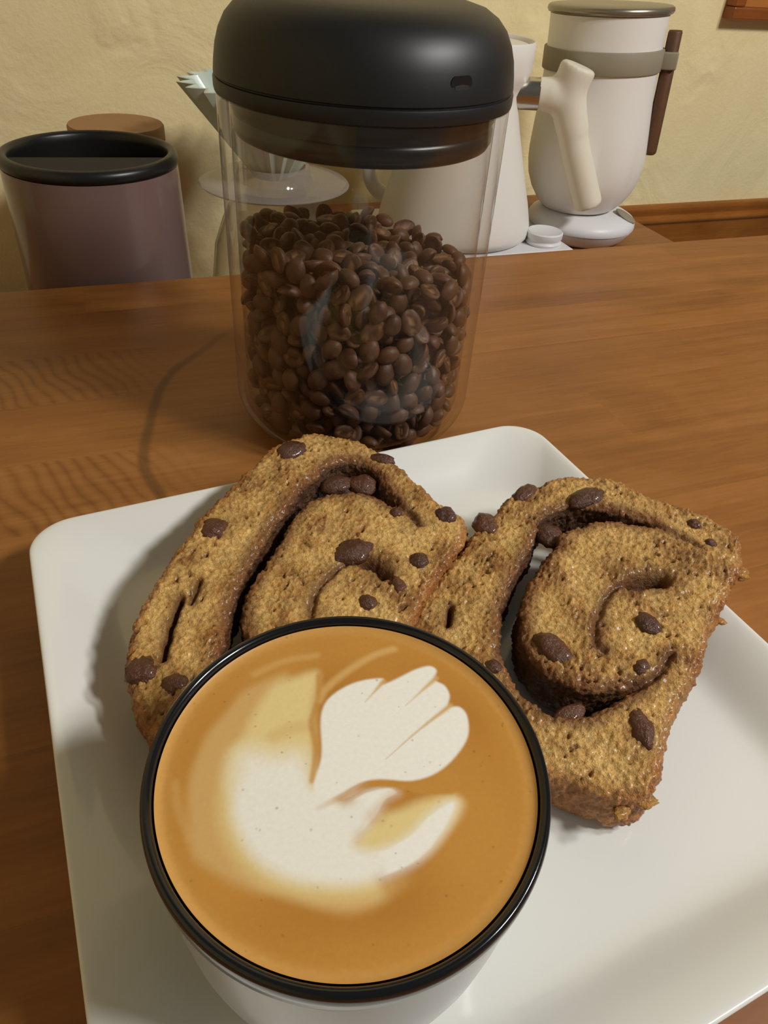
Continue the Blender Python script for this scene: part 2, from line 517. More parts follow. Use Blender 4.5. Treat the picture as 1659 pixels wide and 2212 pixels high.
for inset, c, z in pl:
    lp = rounded_loop(HX - inset, HY - inset, c)
    loops.append(list(range(len(verts), len(verts) + len(lp)))); verts += [(a, b, z) for a, b in lp]
n = len(loops[0])
for a, b in zip(loops, loops[1:]):
    for i in range(n): faces.append((a[i], a[(i + 1) % n], b[(i + 1) % n], b[i]))
for lp, z in ((loops[0], pl[0][2]), (loops[-1], pl[-1][2])):
    c = len(verts); verts.append((0, 0, z))
    for i in range(n): faces.append((lp[i], lp[(i + 1) % n], c))
bm = bmesh.new(); bm.from_mesh(mesh_from('plate', verts, faces))
plate = link('plate', bm_mesh('plate', bm), M_PLATE, label='square white porcelain plate with raised rim under the mug and bread', category='plate', loc=PLATE)
plate.rotation_euler = (0, 0, PYAW)
md = plate.modifiers.new('sub', 'SUBSURF'); md.levels = 1; md.render_levels = 2

# ------------------------------------------------------------------ mug with latte
MUG = Vector((0.0297, 0.0779, 0.0076)); MR = 0.0430; MT = 0.0626   # rim height above the mug's foot
mug = empty('mug', MUG, label='white mug with a glossy black rim filled with latte', category='mug')
zb = MT
body = [(0.0, 0.0012), (0.029, 0.0012), (0.0305, 0.0), (0.0325, 0.0), (0.0340, 0.0012), (0.0365, 0.0050), (0.0385, 0.012), (0.0400, 0.022),
        (0.0410, 0.034), (0.0417, 0.046), (0.0422, 0.054), (0.0424, zb - 0.0058)]
link('body', lathe('body', body + [(0.0410, zb - 0.0058), (0.0395, zb - 0.012), (0.038, 0.034), (0.034, 0.012), (0.028, 0.006), (0.0, 0.005)], 128), M_MUGW, mug)
rim = [(0.0424, zb - 0.0066), (0.0428, zb - 0.0060), (0.0430, zb - 0.0030), (0.0430, zb - 0.0014), (0.0427, zb - 0.0004), (0.0421, zb), (0.0413, zb - 0.0002), (0.0407, zb - 0.0010),
       (0.0403, zb - 0.004), (0.0399, zb - 0.010), (0.0409, zb - 0.010)]
link('rim', lathe('rim', rim + rim[:1], 160), M_MUGB, mug, label='glossy black rim')

ART = dict(
 body=[(-21.10,10.92),(-17.94,10.90),(-13.84,8.57),(-8.97,7.00),(-8.62,-0.24),(-7.29,-1.61),(-3.35,-1.96),(1.06,-2.77),(5.40,-2.27),(-0.31,-5.14),(-3.88,-5.49),(-2.50,-6.55),(1.79,-5.82),(6.93,-6.27),(8.30,-8.14),(5.29,-9.11),(2.67,-11.53),(-0.86,-13.53),(-3.70,-15.38),(0.32,-18.09),(6.81,-17.20),(12.55,-14.49),(17.98,-12.98),(18.44,-14.64),(14.31,-18.56),(7.05,-22.23),(1.10,-23.39),(-5.19,-23.07),(-10.99,-21.62),(-16.36,-18.80),(-21.33,-14.05),(-24.35,-9.05),(-25.62,-3.62),(-25.02,0.85),(-23.25,5.79)],
 fan=[(-8.33,-1.27),(-4.91,5.01),(-2.87,12.66),(-1.30,16.55),(1.24,19.15),(6.38,21.05),(11.19,21.54),(15.4,20.7),(14.9,19.2),(18.61,19.62),(23.92,20.84),(27.6,20.9),(28.9,19.2),(27.3,16.8),(28.85,14.6),(28.73,11.63),(27.2,9.0),(29.6,7.9),(30.3,5.02),(28.06,-0.12),(23.23,-4.10),(17.84,-6.32),(12.32,-6.32),(5.94,-4.11),(1.40,-3.52),(-3.53,-4.39),(-6.98,-4.47)],
 cream=[(-10.80,26.46),(-5.42,27.56),(1.12,27.14),(-2.86,17.05),(-5.29,7.83),(-8.46,0.33),(-13.33,1.30),(-23.96,3.54),(-23.57,8.45),(-19.93,15.30),(-15.72,21.14)],
 cream2=[(-3.70,-15.38),(-0.68,-13.02),(2.77,-11.26),(7.28,-11.57),(12.83,-10.98),(18.58,-11.64),(20.50,-14.11),(17.03,-17.73),(10.31,-21.15),(4.41,-21.88),(-1.60,-20.40)],
 halo=[(-31.45,11.01),(-26.92,18.25),(-20.69,23.46),(-16.96,26.84),(-10.28,28.68),(-6.71,27.56),(-19.36,12.38),(-23.84,-1.31),(-22.64,-10.70),(-16.30,-18.57),(-6.21,-22.98),(3.68,-23.74),(4.40,-26.04),(-3.07,-27.51),(-9.12,-27.15),(-13.96,-24.79),(-18.76,-20.25),(-24.20,-17.92),(-30.53,-12.26),(-34.21,-7.37),(-34.00,-0.85),(-33.10,5.31)],
 s1=[(-1.30,19.19),(1.40,21.83),(9.22,25.69),(15.47,27.98),(20.51,28.33)], s2=[(-13.59,30.93),(-5.40,32.76),(1.78,32.23)], s3=[(-35.32,8.49),(-35.44,2.51),(-34.43,-3.78)],
 d1=[(0.80,26.02),(-1.43,19.62),(-4.55,13.91),(-5.40,7.87),(-8.25,0.27)], d2=[(-8.82,-5.97),(-3.74,-5.05),(1.82,-4.03),(7.90,-5.26),(13.12,-7.34),(18.73,-8.54)],
 d3=[(8.52,-8.34),(4.89,-10.18),(2.07,-11.62)], d4=[(-13.32,13.18),(-9.51,14.07),(-5.41,13.47)])

def latte_disc():
    R, nr, ns = 0.0402, 190, 600
    verts = [(0, 0, 0)]; faces = []
    for i in range(1, nr + 1):
        r = R * i / nr
        men = 0.0007 * max(0.0, (r - (R - 0.0022)) / 0.0022) ** 2      # meniscus at the wall
        for k in range(ns):
            t = 2 * math.pi * k / ns
            verts.append((r * math.cos(t), r * math.sin(t), men))
    V = np.array(verts)
    idx = lambda i, k: 1 + (i - 1) * ns + k % ns
    for k in range(ns): faces.append((0, idx(1, k), idx(1, k + 1)))
    for i in range(1, nr):
        for k in range(ns): faces.append((idx(i, k), idx(i + 1, k), idx(i + 1, k + 1), idx(i, k + 1)))
    me = mesh_from('latte', verts, faces)
    X = V[:, :2] * 1000.0
    # slow swirl of the surface
    def nz(s, seed, amp=1.0): return amp * np.array([noise.noise(Vector((x * s, y * s, seed))) for x, y in X])
    w1, w2 = nz(0.09, 1.3), nz(0.09, 7.7)
    Xw = X + np.stack([w1, w2], 1) * 0.5
    fine = nz(0.9, 3.1)
    big = nz(0.06, 5.5)
    crema = np.array(srgb(200, 143, 64)[:3]); crema2 = np.array(srgb(182, 122, 46)[:3])
    tan = np.array(srgb(216, 174, 108)[:3]); cream = np.array(srgb(234, 210, 146)[:3]); white = np.array(srgb(247, 245, 234)[:3])
    def lay(col, c, f): return col * (1 - f[:, None]) + c * f[:, None]
    r = np.hypot(X[:, 0], X[:, 1])
    col = np.tile(crema, (len(X), 1))
    col = lay(col, crema2, np.clip(0.5 + big * 1.1 + 0.02 * X[:, 0] / 3, 0, 1) * sstep(41, 30, r) * 0.8)
    def cm(k): return catmull(ART[k], 5)
    def band(k, w, soft): return sstep(w + soft, w, seg_dist(Xw, catmull(ART[k], 6, False), False))
    dh = seg_dist(Xw, cm('halo'), True)
    col = lay(col, tan, sstep(1.6, -1.6, dh) * 0.95 * (1 - 0.85 * sstep(-4, 7, Xw[:, 0]) * sstep(-10, -18, Xw[:, 1])))
    for k, a in (('s1', 0.75), ('s2', 0.45), ('s3', 0.35)): col = lay(col, tan * 1.08, band(k, 0.15, 1.6) * a)
    db = seg_dist(Xw, cm('body'), True); df = seg_dist(Xw, catmull(ART['fan'], 4), True)
    col = lay(col, cream, sstep(5.0, 0.2, db) * (1 - sstep(8, 14, Xw[:, 0])) * sstep(-4, -7, Xw[:, 0] + 0.15 * Xw[:, 1]) * 0.9)
    dc = seg_dist(Xw, cm('cream'), True); dc2 = seg_dist(Xw, cm('cream2'), True)
    col = lay(col, cream, np.maximum(sstep(1.6, -2.2, dc), sstep(1.6, -1.8, dc2)))
    sw = 1.0 + 1.3 * sstep(0, 8, Xw[:, 1]); soft = sstep(2.0 * sw, -2.2 * sw, db); hard = sstep(0.5, -0.7, db)
    col = lay(col, white, np.maximum(soft * 0.95, hard * sstep(-8, 2, Xw[:, 0]) * sstep(6, 2, Xw[:, 1])))
    col = lay(col, crema * 0.95, band('d4', 0.5, 2.2) * 0.22)
    col = lay(col, crema, np.clip(band('d1', 0.10, 1.0), 0, 1) * 0.7)
    dd = seg_dist(Xw, catmull(ART['d2'], 6, False), False)
    wid = np.interp(Xw[:, 0], [-9, 0, 8, 14, 19], [0.05, 0.35, 0.8, 2.0, 2.6])
    col = lay(col, crema, sstep(wid + 0.9, wid, dd) * np.interp(Xw[:, 0], [-9, -3, 4, 12], [0.15, 0.5, 1.0, 1.0]))
    col = lay(col, crema, band('d3', 0.6, 2.4) * 0.35)
    col = lay(col, white, sstep(0.35, -0.55, df))
    for a, b in (((15.2,19.8),(9.07,15.37)), ((27.8,17.2),(17.5,11.8)), ((27.6,9.0),(8.6,0.2))):
        q = seg_dist(Xw, np.array([a, b]), False); L = np.hypot(a[0]-b[0], a[1]-b[1])
        tt = np.clip(((Xw[:, 0]-a[0])*(b[0]-a[0]) + (Xw[:, 1]-a[1])*(b[1]-a[1])) / L**2, 0, 1)
        col = lay(col, tan, sstep(0.85 * (1 - tt) ** 1.5 + 0.28, 0.0, q) * (1.0 - 0.6 * tt))
    # pale edge ring and tiny bubbles
    col = lay(col, np.array(srgb(214, 164, 92)[:3]), sstep(36.6, 39.6, r + fine * 0.5) * 0.55)
    bub = np.zeros(len(X)); q = random.Random(5)
    for _ in range(70):
        a = q.uniform(0, 6.283); rad = 40 * math.sqrt(q.random()); s = q.choice([0.14, 0.18, 0.22, 0.3])
        d = np.hypot(X[:, 0] - rad * math.cos(a), X[:, 1] - rad * math.sin(a)); bub = np.maximum(bub, sstep(s + 0.12, s * 0.4, d) * q.uniform(0.3, 0.9))
    col = lay(col, np.array(srgb(110, 66, 16)[:3]), bub * 0.55)
    col *= (1 + 0.02 * fine)[:, None]
    set_colors(me, col)
    return me
link('latte', latte_disc(), M_CREMA, mug, loc=(0, 0, MT - 0.0022), label='tan crema with a white poured tulip of milk foam')

# ------------------------------------------------------------------ cinnamon bread slices
LEFT = dict(
 plane=(0.02713,0.0000,0.1270), th=0.0175,
 out=[(-88.1,2.3),(-90.9,14.0),(-91.4,25.5),(-88.9,35.0),(-85.0,44.6),(-81.5,51.2),(-74.6,58.9),(-65.1,69.8),(-55.1,80.5),(-44.1,89.5),(-34.6,97.1),(-24.7,105.2),(-15.0,111.1),(-6.1,113.6),(4.0,113.2),(10.9,109.3),(17.4,104.6),(23.0,97.8),(27.1,88.2),(30.3,77.1),(32.8,65.3),(36.7,56.9),(39.9,51.2),(39.5,45.0),(34.3,39.3),(22.3,31.6),(9.7,21.7),(1.6,14.2),(-10.6,1.4),(-24.2,-9.2),(-39.4,-13.1),(-53.8,-13.7),(-67.0,-12.3),(-79.0,-8.5)],
 gap=[(17.7,66.6),(17.1,75.7),(16.5,85.3),(9.4,92.4),(-1.5,91.7),(-6.9,87.2),(-16.5,81.6),(-27.1,71.0),(-36.2,61.4),(-45.0,51.4),(-51.8,42.7),(-56.1,35.6),(-62.0,24.1),(-64.9,19.3),(-64.9,14.2),(-58.8,15.4),(-54.8,22.8),(-54.1,27.5),(-53.1,34.9),(-50.1,41.4),(-45.0,47.7),(-38.2,53.6),(-26.2,67.6),(-19.2,73.6),(-13.3,77.7),(-5.6,78.5),(3.1,77.1),(11.1,73.2),(15.5,66.0)],
 grooves=[([(-31.6,25.9),(-30.6,28.5),(-26.5,35.0),(-19.7,39.8),(-13.4,43.0),(-6.8,42.7),(-2.9,39.4),(-1.5,34.5)],1.1,1.6), ([(-5,42),(-1.5,38),(-1.0,35)],2.4,5.0), ([(-69.7,47.1),(-76.0,35.3),(-79.9,26.5)],1.0,4.5), ([(-62.0,52.0),(-67.0,44.0)],0.8,2.0), ([(17.7,66.6),(20,60),(21,52)],1.3,2.0)],
 raisins=[(-10.6,105.4,6.0,4.3,20),(22.5,89.6,5.0,2.8,-35),(-51.1,73.3,4.7,3.8,45),(-86.8,24.7,4.2,4.5,0),(-7.7,47.8,6.7,4.8,0),(13.6,35.7,3.3,3.8,0),(33.0,52.9,3.9,3.7,-20),(1.5,28.3,2.4,3.7,0),(-11.9,25.4,2.8,3.3,0),(-78.9,16.8,3.5,2.9,0),(15.2,60.4,2.1,2.4,0),(0.8,86.0,6.0,4.6,0),(10.8,82.7,5.8,4.8,-20)])
RIGHT = dict(
 plane=(0.02450,0.1440,0.0200), th=0.0175,
 flakes=[(117.5,-15.0,3.8,2.4,-30),(96.5,-28.0,2.4,1.3,-40),(34.0,-66.5,4.0,2.0,-20),(27.0,-66.0,3.6,2.0,25)],
 out=[(1.2,16.6),(10.4,24.7),(19.3,30.5),(30.7,36.5),(39.0,41.8),(46.5,46.2),(52.5,48.2),(57.9,52.4),(67.2,56.1),(76.1,54.0),(81.2,55.7),(90.1,53.1),(102.2,46.4),(106.9,38.6),(109.4,31.3),(114.8,22.5),(121.5,12.0),(124.3,3.7),(125.2,-3.1),(121.8,-9.6),(115.1,-16.1),(105.8,-21.3),(97.2,-26.4),(84.6,-34.1),(71.3,-43.1),(63.7,-47.9),(55.4,-51.8),(46.7,-58.4),(39.3,-64.2),(34.8,-67.2),(30.8,-67.3),(26.0,-65.5),(21.5,-62.0),(17.5,-57.5),(13.3,-53.1),(10.0,-49.2),(6.3,-42.9),(1.7,-32.5),(-1.6,-18.6),(-3.9,-4.3),(-3.8,7.8)],
 gap=[(101.3,14.7),(95.6,24.1),(90.4,30.5),(83.7,35.3),(75.4,37.8),(66.5,36.5),(58.1,27.9),(48.0,20.9),(38.7,13.3),(30.5,5.5),(24.0,-4.4),(20.7,-13.3),(19.4,-20.7),(20.6,-27.4),(23.2,-32.9),(27.6,-36.9),(33.6,-39.1),(40.1,-39.0),(46.5,-39.1),(51.8,-38.6),(47.9,-37.4),(41.1,-35.6),(35.7,-32.1),(31.6,-26.4),(29.1,-20.4),(28.2,-14.3),(29.8,-7.4),(35.6,2.8),(42.8,9.9),(51.7,16.7),(59.2,21.1),(65.8,23.7),(68.0,27.8),(78.5,28.0),(87.1,26.1),(93.4,21.3)],
 grooves=[([(87.3,-9.2),(82.7,-4.5),(76.5,-4.1),(70.4,-3.5),(61.8,-7.8),(53.4,-14.9),(50.1,-20.1),(51.0,-23.3)],1.1,1.8), ([(86.5,-8.2),(81.5,-5.6),(77.5,-5.0)],2.6,7.0), ([(11.4,9.5),(15.7,15.1)],1.0,4.0), ([(51.8,-38.6),(60,-38),(68,-34)],1.2,2.0), ([(101.3,14.7),(106,6),(108,-2)],1.0,1.2)],
 raisins=[(68.9,52.0,5.6,3.8,20),(89.2,38.7,7.3,4.2,0),(46.7,44.7,4.5,5.1,0),(67.5,32.0,5.0,5.7,0),(36.7,-15.3,4.5,6.6,20),(69.9,-21.1,3.4,4.4,0),(29.7,-35.5,5.6,2.9,0),(44.0,-50.5,3.0,6.0,-25),(114.6,7.8,2.1,2.4,0),(56.9,-33.7,2.9,2.5,30),(15.9,-12.5,2.7,2.6,0),(112.8,-2.7,2.0,2.0,0)])

def bread(spec, seed, label):
    th = spec['th']; cen = np.mean(np.array(spec['out']), 0)
    out = catmull(np.array(spec['out']) - cen, 8) / 1000.0
    gap = catmull(np.array(spec['gap']) - cen, 5) / 1000.0
    jit = np.array([noise.noise(Vector((p[0] * 320, p[1] * 320, seed))) for p in out])
    out = out * (1 + (jit * 0.0008 / np.maximum(np.linalg.norm(out, axis=1), .01))[:, None])
    cu = bpy.data.curves.new('slice_curve', 'CURVE'); cu.dimensions = '2D'; cu.fill_mode = 'BOTH'
    bv = 0.0035
    cu.extrude = th / 2 - bv; cu.bevel_depth = bv; cu.bevel_resolution = 3; cu.offset = -bv
    for P in (out, gap):
        s = cu.splines.new('POLY'); s.points.add(len(P) - 1); s.use_cyclic_u = True
        s.points.foreach_set('co', np.concatenate([np.c_[P, np.zeros(len(P)), np.ones(len(P))]]).ravel())
    co = bpy.data.objects.new('slice_tmp', cu); COL.objects.link(co)
    dg = bpy.context.evaluated_depsgraph_get()
    raw = bpy.data.meshes.new_from_object(co.evaluated_get(dg)); bpy.data.objects.remove(co, do_unlink=True)
    me = voxel_mesh('crumb', raw, 0.00048, 4)
    N = len(me.vertices)
    V = np.empty(N * 3); me.vertices.foreach_get('co', V); V = V.reshape(-1, 3)
    Nn = np.empty(N * 3); me.vertices.foreach_get('normal', Nn); Nn = Nn.reshape(-1, 3)
    X = V[:, :2]
    d_out = np.abs(seg_dist(X, out[::3], True)); d_gap = np.abs(seg_dist(X, gap[::2], True))
    top = sstep(0.2, 0.75, Nn[:, 2])
    nz = lambda s, o, f=noise.noise: np.array([f(Vector((a * s, b * s, c * s + o))) for a, b, c in V])
    n1, n2, n3 = nz(85, seed), nz(300, seed + 5), nz(1000, seed + 9)
    fr = np.array([noise.fractal(Vector((a * 150, b * 150, c * 150 + seed)), 0.75, 2.15, 5) for a, b, c in V])
    st = np.array([noise.noise(Vector((a * 240 + b * 190, (b - a) * 950, c * 300 + seed))) for a, b, c in V])   # torn, stretched strands
    tear = sstep(-0.1, 0.45, n1)
    vo = np.array([noise.voronoi(Vector((a * 520 + st_ * .3, b * 520, c * 520 + seed)))[0][0] for (a, b, c), st_ in zip(V, st)])   # crumb granules
    gran = 0.45 - vo
    disp = n1 * 0.0007 + fr * 0.00042 + gran * 0.00115 + n3 * 0.00022 + st * 0.00045 * tear
    pore = sstep(0.50, 0.72, nz(620, seed + 20) + 0.3 * n2 + 0.25 * n1); disp -= pore * 0.0010 * top
    rag = sstep(0.003, 0.0, np.minimum(d_out, d_gap)); disp += rag * fr * 0.0004
    V = V + Nn * disp[:, None]
    soak = np.zeros(N); cin = np.zeros(N)
    for pts, w, dep in spec['grooves']:
        p = catmull(np.array(pts) - cen, 5, False) / 1000.0
        d = seg_dist(X + np.stack([n2, n1], 1) * 0.0005, p, False) * 1000
        k = np.exp(-(d / w) ** 2)
        V[:, 2] -= k * dep / 1000 * top
        soak = np.maximum(soak, np.exp(-(d / (w * 3.2)) ** 2))
        cin = np.maximum(cin, np.exp(-(d / (w * 1.6)) ** 2) * min(1.0, 0.45 + dep / 6))
    # colour
    crumb_a = np.array(srgb(230, 186, 110)[:3]); crumb_b = np.array(srgb(192, 136, 60)[:3]); moist = np.array(srgb(142, 90, 36)[:3])
    crust = np.array(srgb(160, 88, 28)[:3]); cinn = np.array(srgb(116, 56, 18)[:3]); dark = np.array(srgb(50, 22, 9)[:3])
    def lay(col, c, f): return col * (1 - f[:, None]) + c * f[:, None]
    col = lay(np.tile(crumb_a, (N, 1)), crumb_b, np.clip(0.40 + n2 * 0.5 + n1 * 0.7 - gran * 0.9, 0, 1))
    col = lay(col, moist, np.clip(n1 * 1.6 - 0.05, 0, 0.75))
    col = lay(col, crumb_a * 1.12, np.clip(st * 1.2, 0, 0.6))
    col = lay(col, moist * 0.75, pore * 0.7)
    ed = d_out + n2 * 0.0012 + n1 * 0.001
    col = lay(col, crust, sstep(0.0048, 0.0010, ed) * 0.6)
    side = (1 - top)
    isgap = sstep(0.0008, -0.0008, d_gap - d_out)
    col = lay(col, crust, side * (1 - isgap) * 0.4)
    gdist = d_gap + n1 * 0.0018 + n2 * 0.0008
    col = lay(col, cinn, sstep(0.0075, 0.0010, gdist) * 0.8)
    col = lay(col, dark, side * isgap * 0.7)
    col = lay(col, moist * 0.9, soak * 0.6)
    col = lay(col, cinn * 0.6, cin * 0.95)
    col *= 0.9 * (1 + n3 * 0.18 + np.clip(fr, -1, 1) * 0.16)[:, None]
    pu, pgu, pgv = spec['plane']
    base = pu + pgu * cen[0] / 1000 + pgv * cen[1] / 1000 - th / 2
    V[:, 2] += base + pgu * V[:, 0] + pgv * V[:, 1]
    cw = Matrix.Rotation(PYAW, 3, 'Z') @ Vector((cen[0] / 1000, cen[1] / 1000, 0)) + PLATE
    zb = float(V[:, 2].min())
    V[:, 2] -= zb
    me.vertices.foreach_set('co', V.ravel()); me.update()
    set_colors(me, np.clip(col, 0, 1))
    me.materials.clear()
    root = empty('bread_slice', (cw.x, cw.y, zb), (0, 0, PYAW), label=label, category='bread')
    link('crumb', me, M_BREAD, root)
    q = random.Random(seed * 10)
    for (u, v, a, b, ang) in spec['raisins']:
        bm = bmesh.new(); bmesh.ops.create_icosphere(bm, subdivisions=3, radius=1.0)
        o = q.uniform(0, 50)
        a *= 1.12; b *= 1.12; c = 0.45 * min(a, b) + 0.7
        for vt in bm.verts:
            d = 1 + 0.24 * noise.noise(vt.co * 1.3 + Vector((o, 0, 0))) + 0.14 * noise.noise(vt.co * 3.6 + Vector((0, o, 0)))
            vt.co = Vector((vt.co.x * a * d, vt.co.y * b * d, vt.co.z * c * d)) / 1000
        lu, lv = (u - cen[0]) / 1000, (v - cen[1]) / 1000
        z = base - zb + th / 2 + pgu * lu + pgv * lv
        g = seg_dist(np.array([[lu, lv]]), gap, True)[0]
        z += -0.0050 if g < 0.0005 else -0.0004 - 0.10 * min(a, b) / 1000
        ro = link('raisin', bm_mesh('raisin', bm), M_RAISIN, root, loc=(lu, lv, z))
        ro.rotation_euler = (math.atan(pgv), -math.atan(pgu), math.radians(ang))
    for (u, v, a, b, ang) in spec.get('flakes', []):
        bm = bmesh.new(); bmesh.ops.create_icosphere(bm, subdivisions=3, radius=1.0); o = q.uniform(0, 50)
        for vt in bm.verts:
            d = 1 + 0.5 * noise.noise(vt.co * 1.8 + Vector((o, 0, 0))) + 0.25 * noise.noise(vt.co * 5 + Vector((0, o, 0)))
            vt.co = Vector((vt.co.x * a * d, vt.co.y * b * d, vt.co.z * b * 0.7 * d)) / 1000
        fm = bm_mesh('crust_flake', bm); set_colors(fm, np.tile(crumb_b * 0.9, (len(fm.vertices), 1)))
        lu, lv = (u - cen[0]) / 1000, (v - cen[1]) / 1000
        link('crust_flake', fm, M_BREAD, root, loc=(lu, lv, base - zb + th * 0.12 + pgu * lu + pgv * lv)).rotation_euler = (0.2, 0.1, math.radians(ang))
    return root
bread(LEFT, 3, 'cinnamon raisin bread slice leaning on the plate rim nearest the glass jar')
bread(RIGHT, 8, 'cinnamon swirl bread slice overhanging the right rim of the plate, wide gap around its roll')

# ------------------------------------------------------------------ glass coffee canister
JAR = Vector((0.1123, 0.3213, 0.0)); JR = 0.0605; WT = 0.0050
jar = empty('coffee_canister', JAR, label='tall glass canister of coffee beans with a domed black lid', category='canister')
RC = 0.0195
outer = [(0.0, 0.0006), (JR - RC, 0.0002)] + arc(JR - RC, RC, RC, -90, 0, 10)[1:] + [(JR, 0.06), (JR, 0.11), (JR, 0.1525)]
inner = [(JR - WT, 0.1525), (JR - WT, 0.11), (JR - WT, 0.06)] + arc(JR - RC - 0.0005, RC + 0.0005, RC - WT + 0.0005, 0, -90, 10) + [(0.0, 0.0050)]
sharp(link('glass_body', lathe('glass_body', outer + inner, 160), M_GLASS, jar, label='clear glass body with rounded foot'), 50)
lidp = [(0.0, 0.1870), (0.030, 0.1870), (0.0405, 0.1864), (0.0465, 0.1850), (0.0515, 0.1822), (0.0552, 0.1785), (0.0578, 0.1738), (0.0594, 0.1690),
        (0.0603, 0.1640), (0.0608, 0.1600), (0.0608, 0.1592), (0.0602, 0.1588), (0.0602, 0.1584), (0.0610, 0.1581), (0.0612, 0.1575), (0.0612, 0.1545), (0.0609, 0.1532), (0.0600, 0.1528), (0.0, 0.1528)]
lid = sharp(link('lid', lathe('lid', lidp, 160), M_LID, jar, label='domed matte black lid'), 50)
gk = [(0.0, 0.1527), (0.0553, 0.1527), (0.0553, 0.1480), (0.0545, 0.1470), (0.0541, 0.1450), (0.0550, 0.1440), (0.0550, 0.1405), (0.0535, 0.1378), (0.0515, 0.1368), (0.0, 0.1368)]
sharp(link('gasket', lathe('gasket', gk, 128), M_RUBBER, jar, label='black sealing plug below the lid'), 50)
# charging slot on the lid
slot_az = math.radians(-74.3)
def slot_mesh(name, hw, hh, r0, r1, dz=0.0):
    vs, fs = [], []; n = 24
    for r in (r0, r1):
        for i in range(n):
            a = 2 * math.pi * i / n
            s = hh; cx = (hw - hh) * (1 if math.cos(a) > 0 else -1)
            lx = cx + s * math.cos(a); lz = s * math.sin(a)
            az = slot_az + lx / 0.06
            vs.append((r * math.cos(az), r * math.sin(az), 0.1663 + dz + lz))
    for i in range(n): fs.append((i, (i + 1) % n, n + (i + 1) % n, n + i))
    fs += [tuple(range(n))[::-1], tuple(range(n, 2 * n))]
    bm = bmesh.new(); bm.from_mesh(mesh_from(name, vs, fs)); return bm_mesh(name, bm)
sl = link('charging_slot', slot_mesh('charging_slot', 0.0049, 0.0023, 0.057, 0.06012), M_SLOT, lid, smooth=False)
link('slot_contact', slot_mesh('slot_contact', 0.0032, 0.0006, 0.0598, 0.0603, -0.0014), M_SLOTL, lid, smooth=False)

# ------------------------------------------------------------------ coffee beans
def bean_mesh(name, seed, shade):
    nu, nv = 16, 10
    a, b, c = 5.6, 4.35, 3.8
    vs, cl = [], []; rnd = random.Random(seed); ph = rnd.uniform(0, 9)
    base = np.array(srgb(90, 58, 38)[:3]) * shade; pale = np.array(srgb(178, 134, 92)[:3]); dk = base * 0.45
    def put(u, v):
        x, y, z = math.cos(u) , math.sin(u) * math.cos(v), math.sin(u) * math.sin(v)
        k = 1 + 0.07 * noise.noise(Vector((x * 1.7 + ph, y * 1.7, z * 1.7)))
        px, py, pz = x * a * k, y * b * k, z * c * k
        g = 0.0; flat = 0.0
        if pz < 0:
            pz *= 0.34; flat = min(1, -z * 2)
            s = 0.5 * math.sin(px * 0.5)
            g = math.exp(-((py - s) / 0.75) ** 2) * max(0, 1 - (px / 5.3) ** 4)
            pz += g * 1.5 * flat
        vs.append((px / 1000, py / 1000, pz / 1000))
        n = noise.noise(Vector((px * 0.6 + ph, py * 0.6, pz * 0.6)))
        col = base * (1 + 0.22 * n)
        f = g * flat
        cl.append(col * (1 - 0.75 * f) + pale * 0.8 * f if rnd.random() < 0.75 else col * (1 - f) + dk * f)
    fs = []
    put(0, 0)
    for i in range(1, nv):
        for k in range(nu): put(math.pi * i / nv, 2 * math.pi * k / nu)
    put(math.pi, 0)
    ix = lambda i, k: 1 + (i - 1) * nu + k % nu
    last = len(vs) - 1
    for k in range(nu):
        fs.append((0, ix(1, k + 1), ix(1, k))); fs.append((last, ix(nv - 1, k), ix(nv - 1, k + 1)))
        for i in range(1, nv - 1): fs.append((ix(i, k), ix(i, k + 1), ix(i + 1, k + 1), ix(i + 1, k)))
    bm = bmesh.new(); bm.from_mesh(mesh_from(name, vs, fs)); me = bm_mesh(name, bm)
    set_colors(me, np.clip(np.array(cl), 0, 1)); me.materials.append(M_BEAN)
    me.polygons.foreach_set('use_smooth', [True] * len(me.polygons))
    return me
BEANS = [bean_mesh('coffee_bean', i, s) for i, s in enumerate((1.0, 0.86, 1.14, 0.95, 1.05))]

RI = JR - WT; RB = 0.0045
def clampb(P):
    r = np.hypot(P[:, 0], P[:, 1]); zs = 0.0930 - 0.17 * P[:, 0] + 0.035 * P[:, 1]
    # rounded foot: the allowed radius shrinks near the floor
    zc = np.clip((RC - P[:, 2]) / (RC - WT), 0, 1)
    lim = (RI - 0.0040) - (RC - WT) * (1 - np.sqrt(np.clip(1 - zc ** 2, 0, 1))) * 0.9
    k = np.where(r > lim, lim / np.maximum(r, 1e-9), 1.0); P[:, 0] *= k; P[:, 1] *= k
    P[:, 2] = np.clip(P[:, 2], 0.0055 + 0.0036, zs - 0.003)
    core = (r < 0.034) & (P[:, 2] < zs - 0.024)
    kk = np.where(core, 0.034 / np.maximum(r, 1e-6), 1.0); P[:, 0] *= kk; P[:, 1] *= kk
    return P
cand = []
while len(cand) < 940:
    x, y, z = RNG.uniform(-RI, RI), RNG.uniform(-RI, RI), RNG.uniform(0.008, 0.1)
    r = math.hypot(x, y); zs = 0.0930 - 0.17 * x + 0.035 * y
    if r < RI - 0.004 and z < zs - 0.003 and (r > 0.034 or z > zs - 0.024): cand.append((x, y, z))
P = clampb(np.array(cand, np.float32))
for it in range(70):
    d2 = (P ** 2).sum(1)[:, None] + (P ** 2).sum(1)[None] - 2 * P @ P.T
    i, j = np.where(np.triu(d2 < (2 * RB) ** 2, 1))
    D = P[i] - P[j]; L = np.linalg.norm(D, axis=1) + 1e-9
    mv = D * ((2 * RB - L) / L * 0.34)[:, None]
    np.add.at(P, i, mv); np.add.at(P, j, -mv)
    P[:, 2] -= 0.00002
    P = clampb(P)
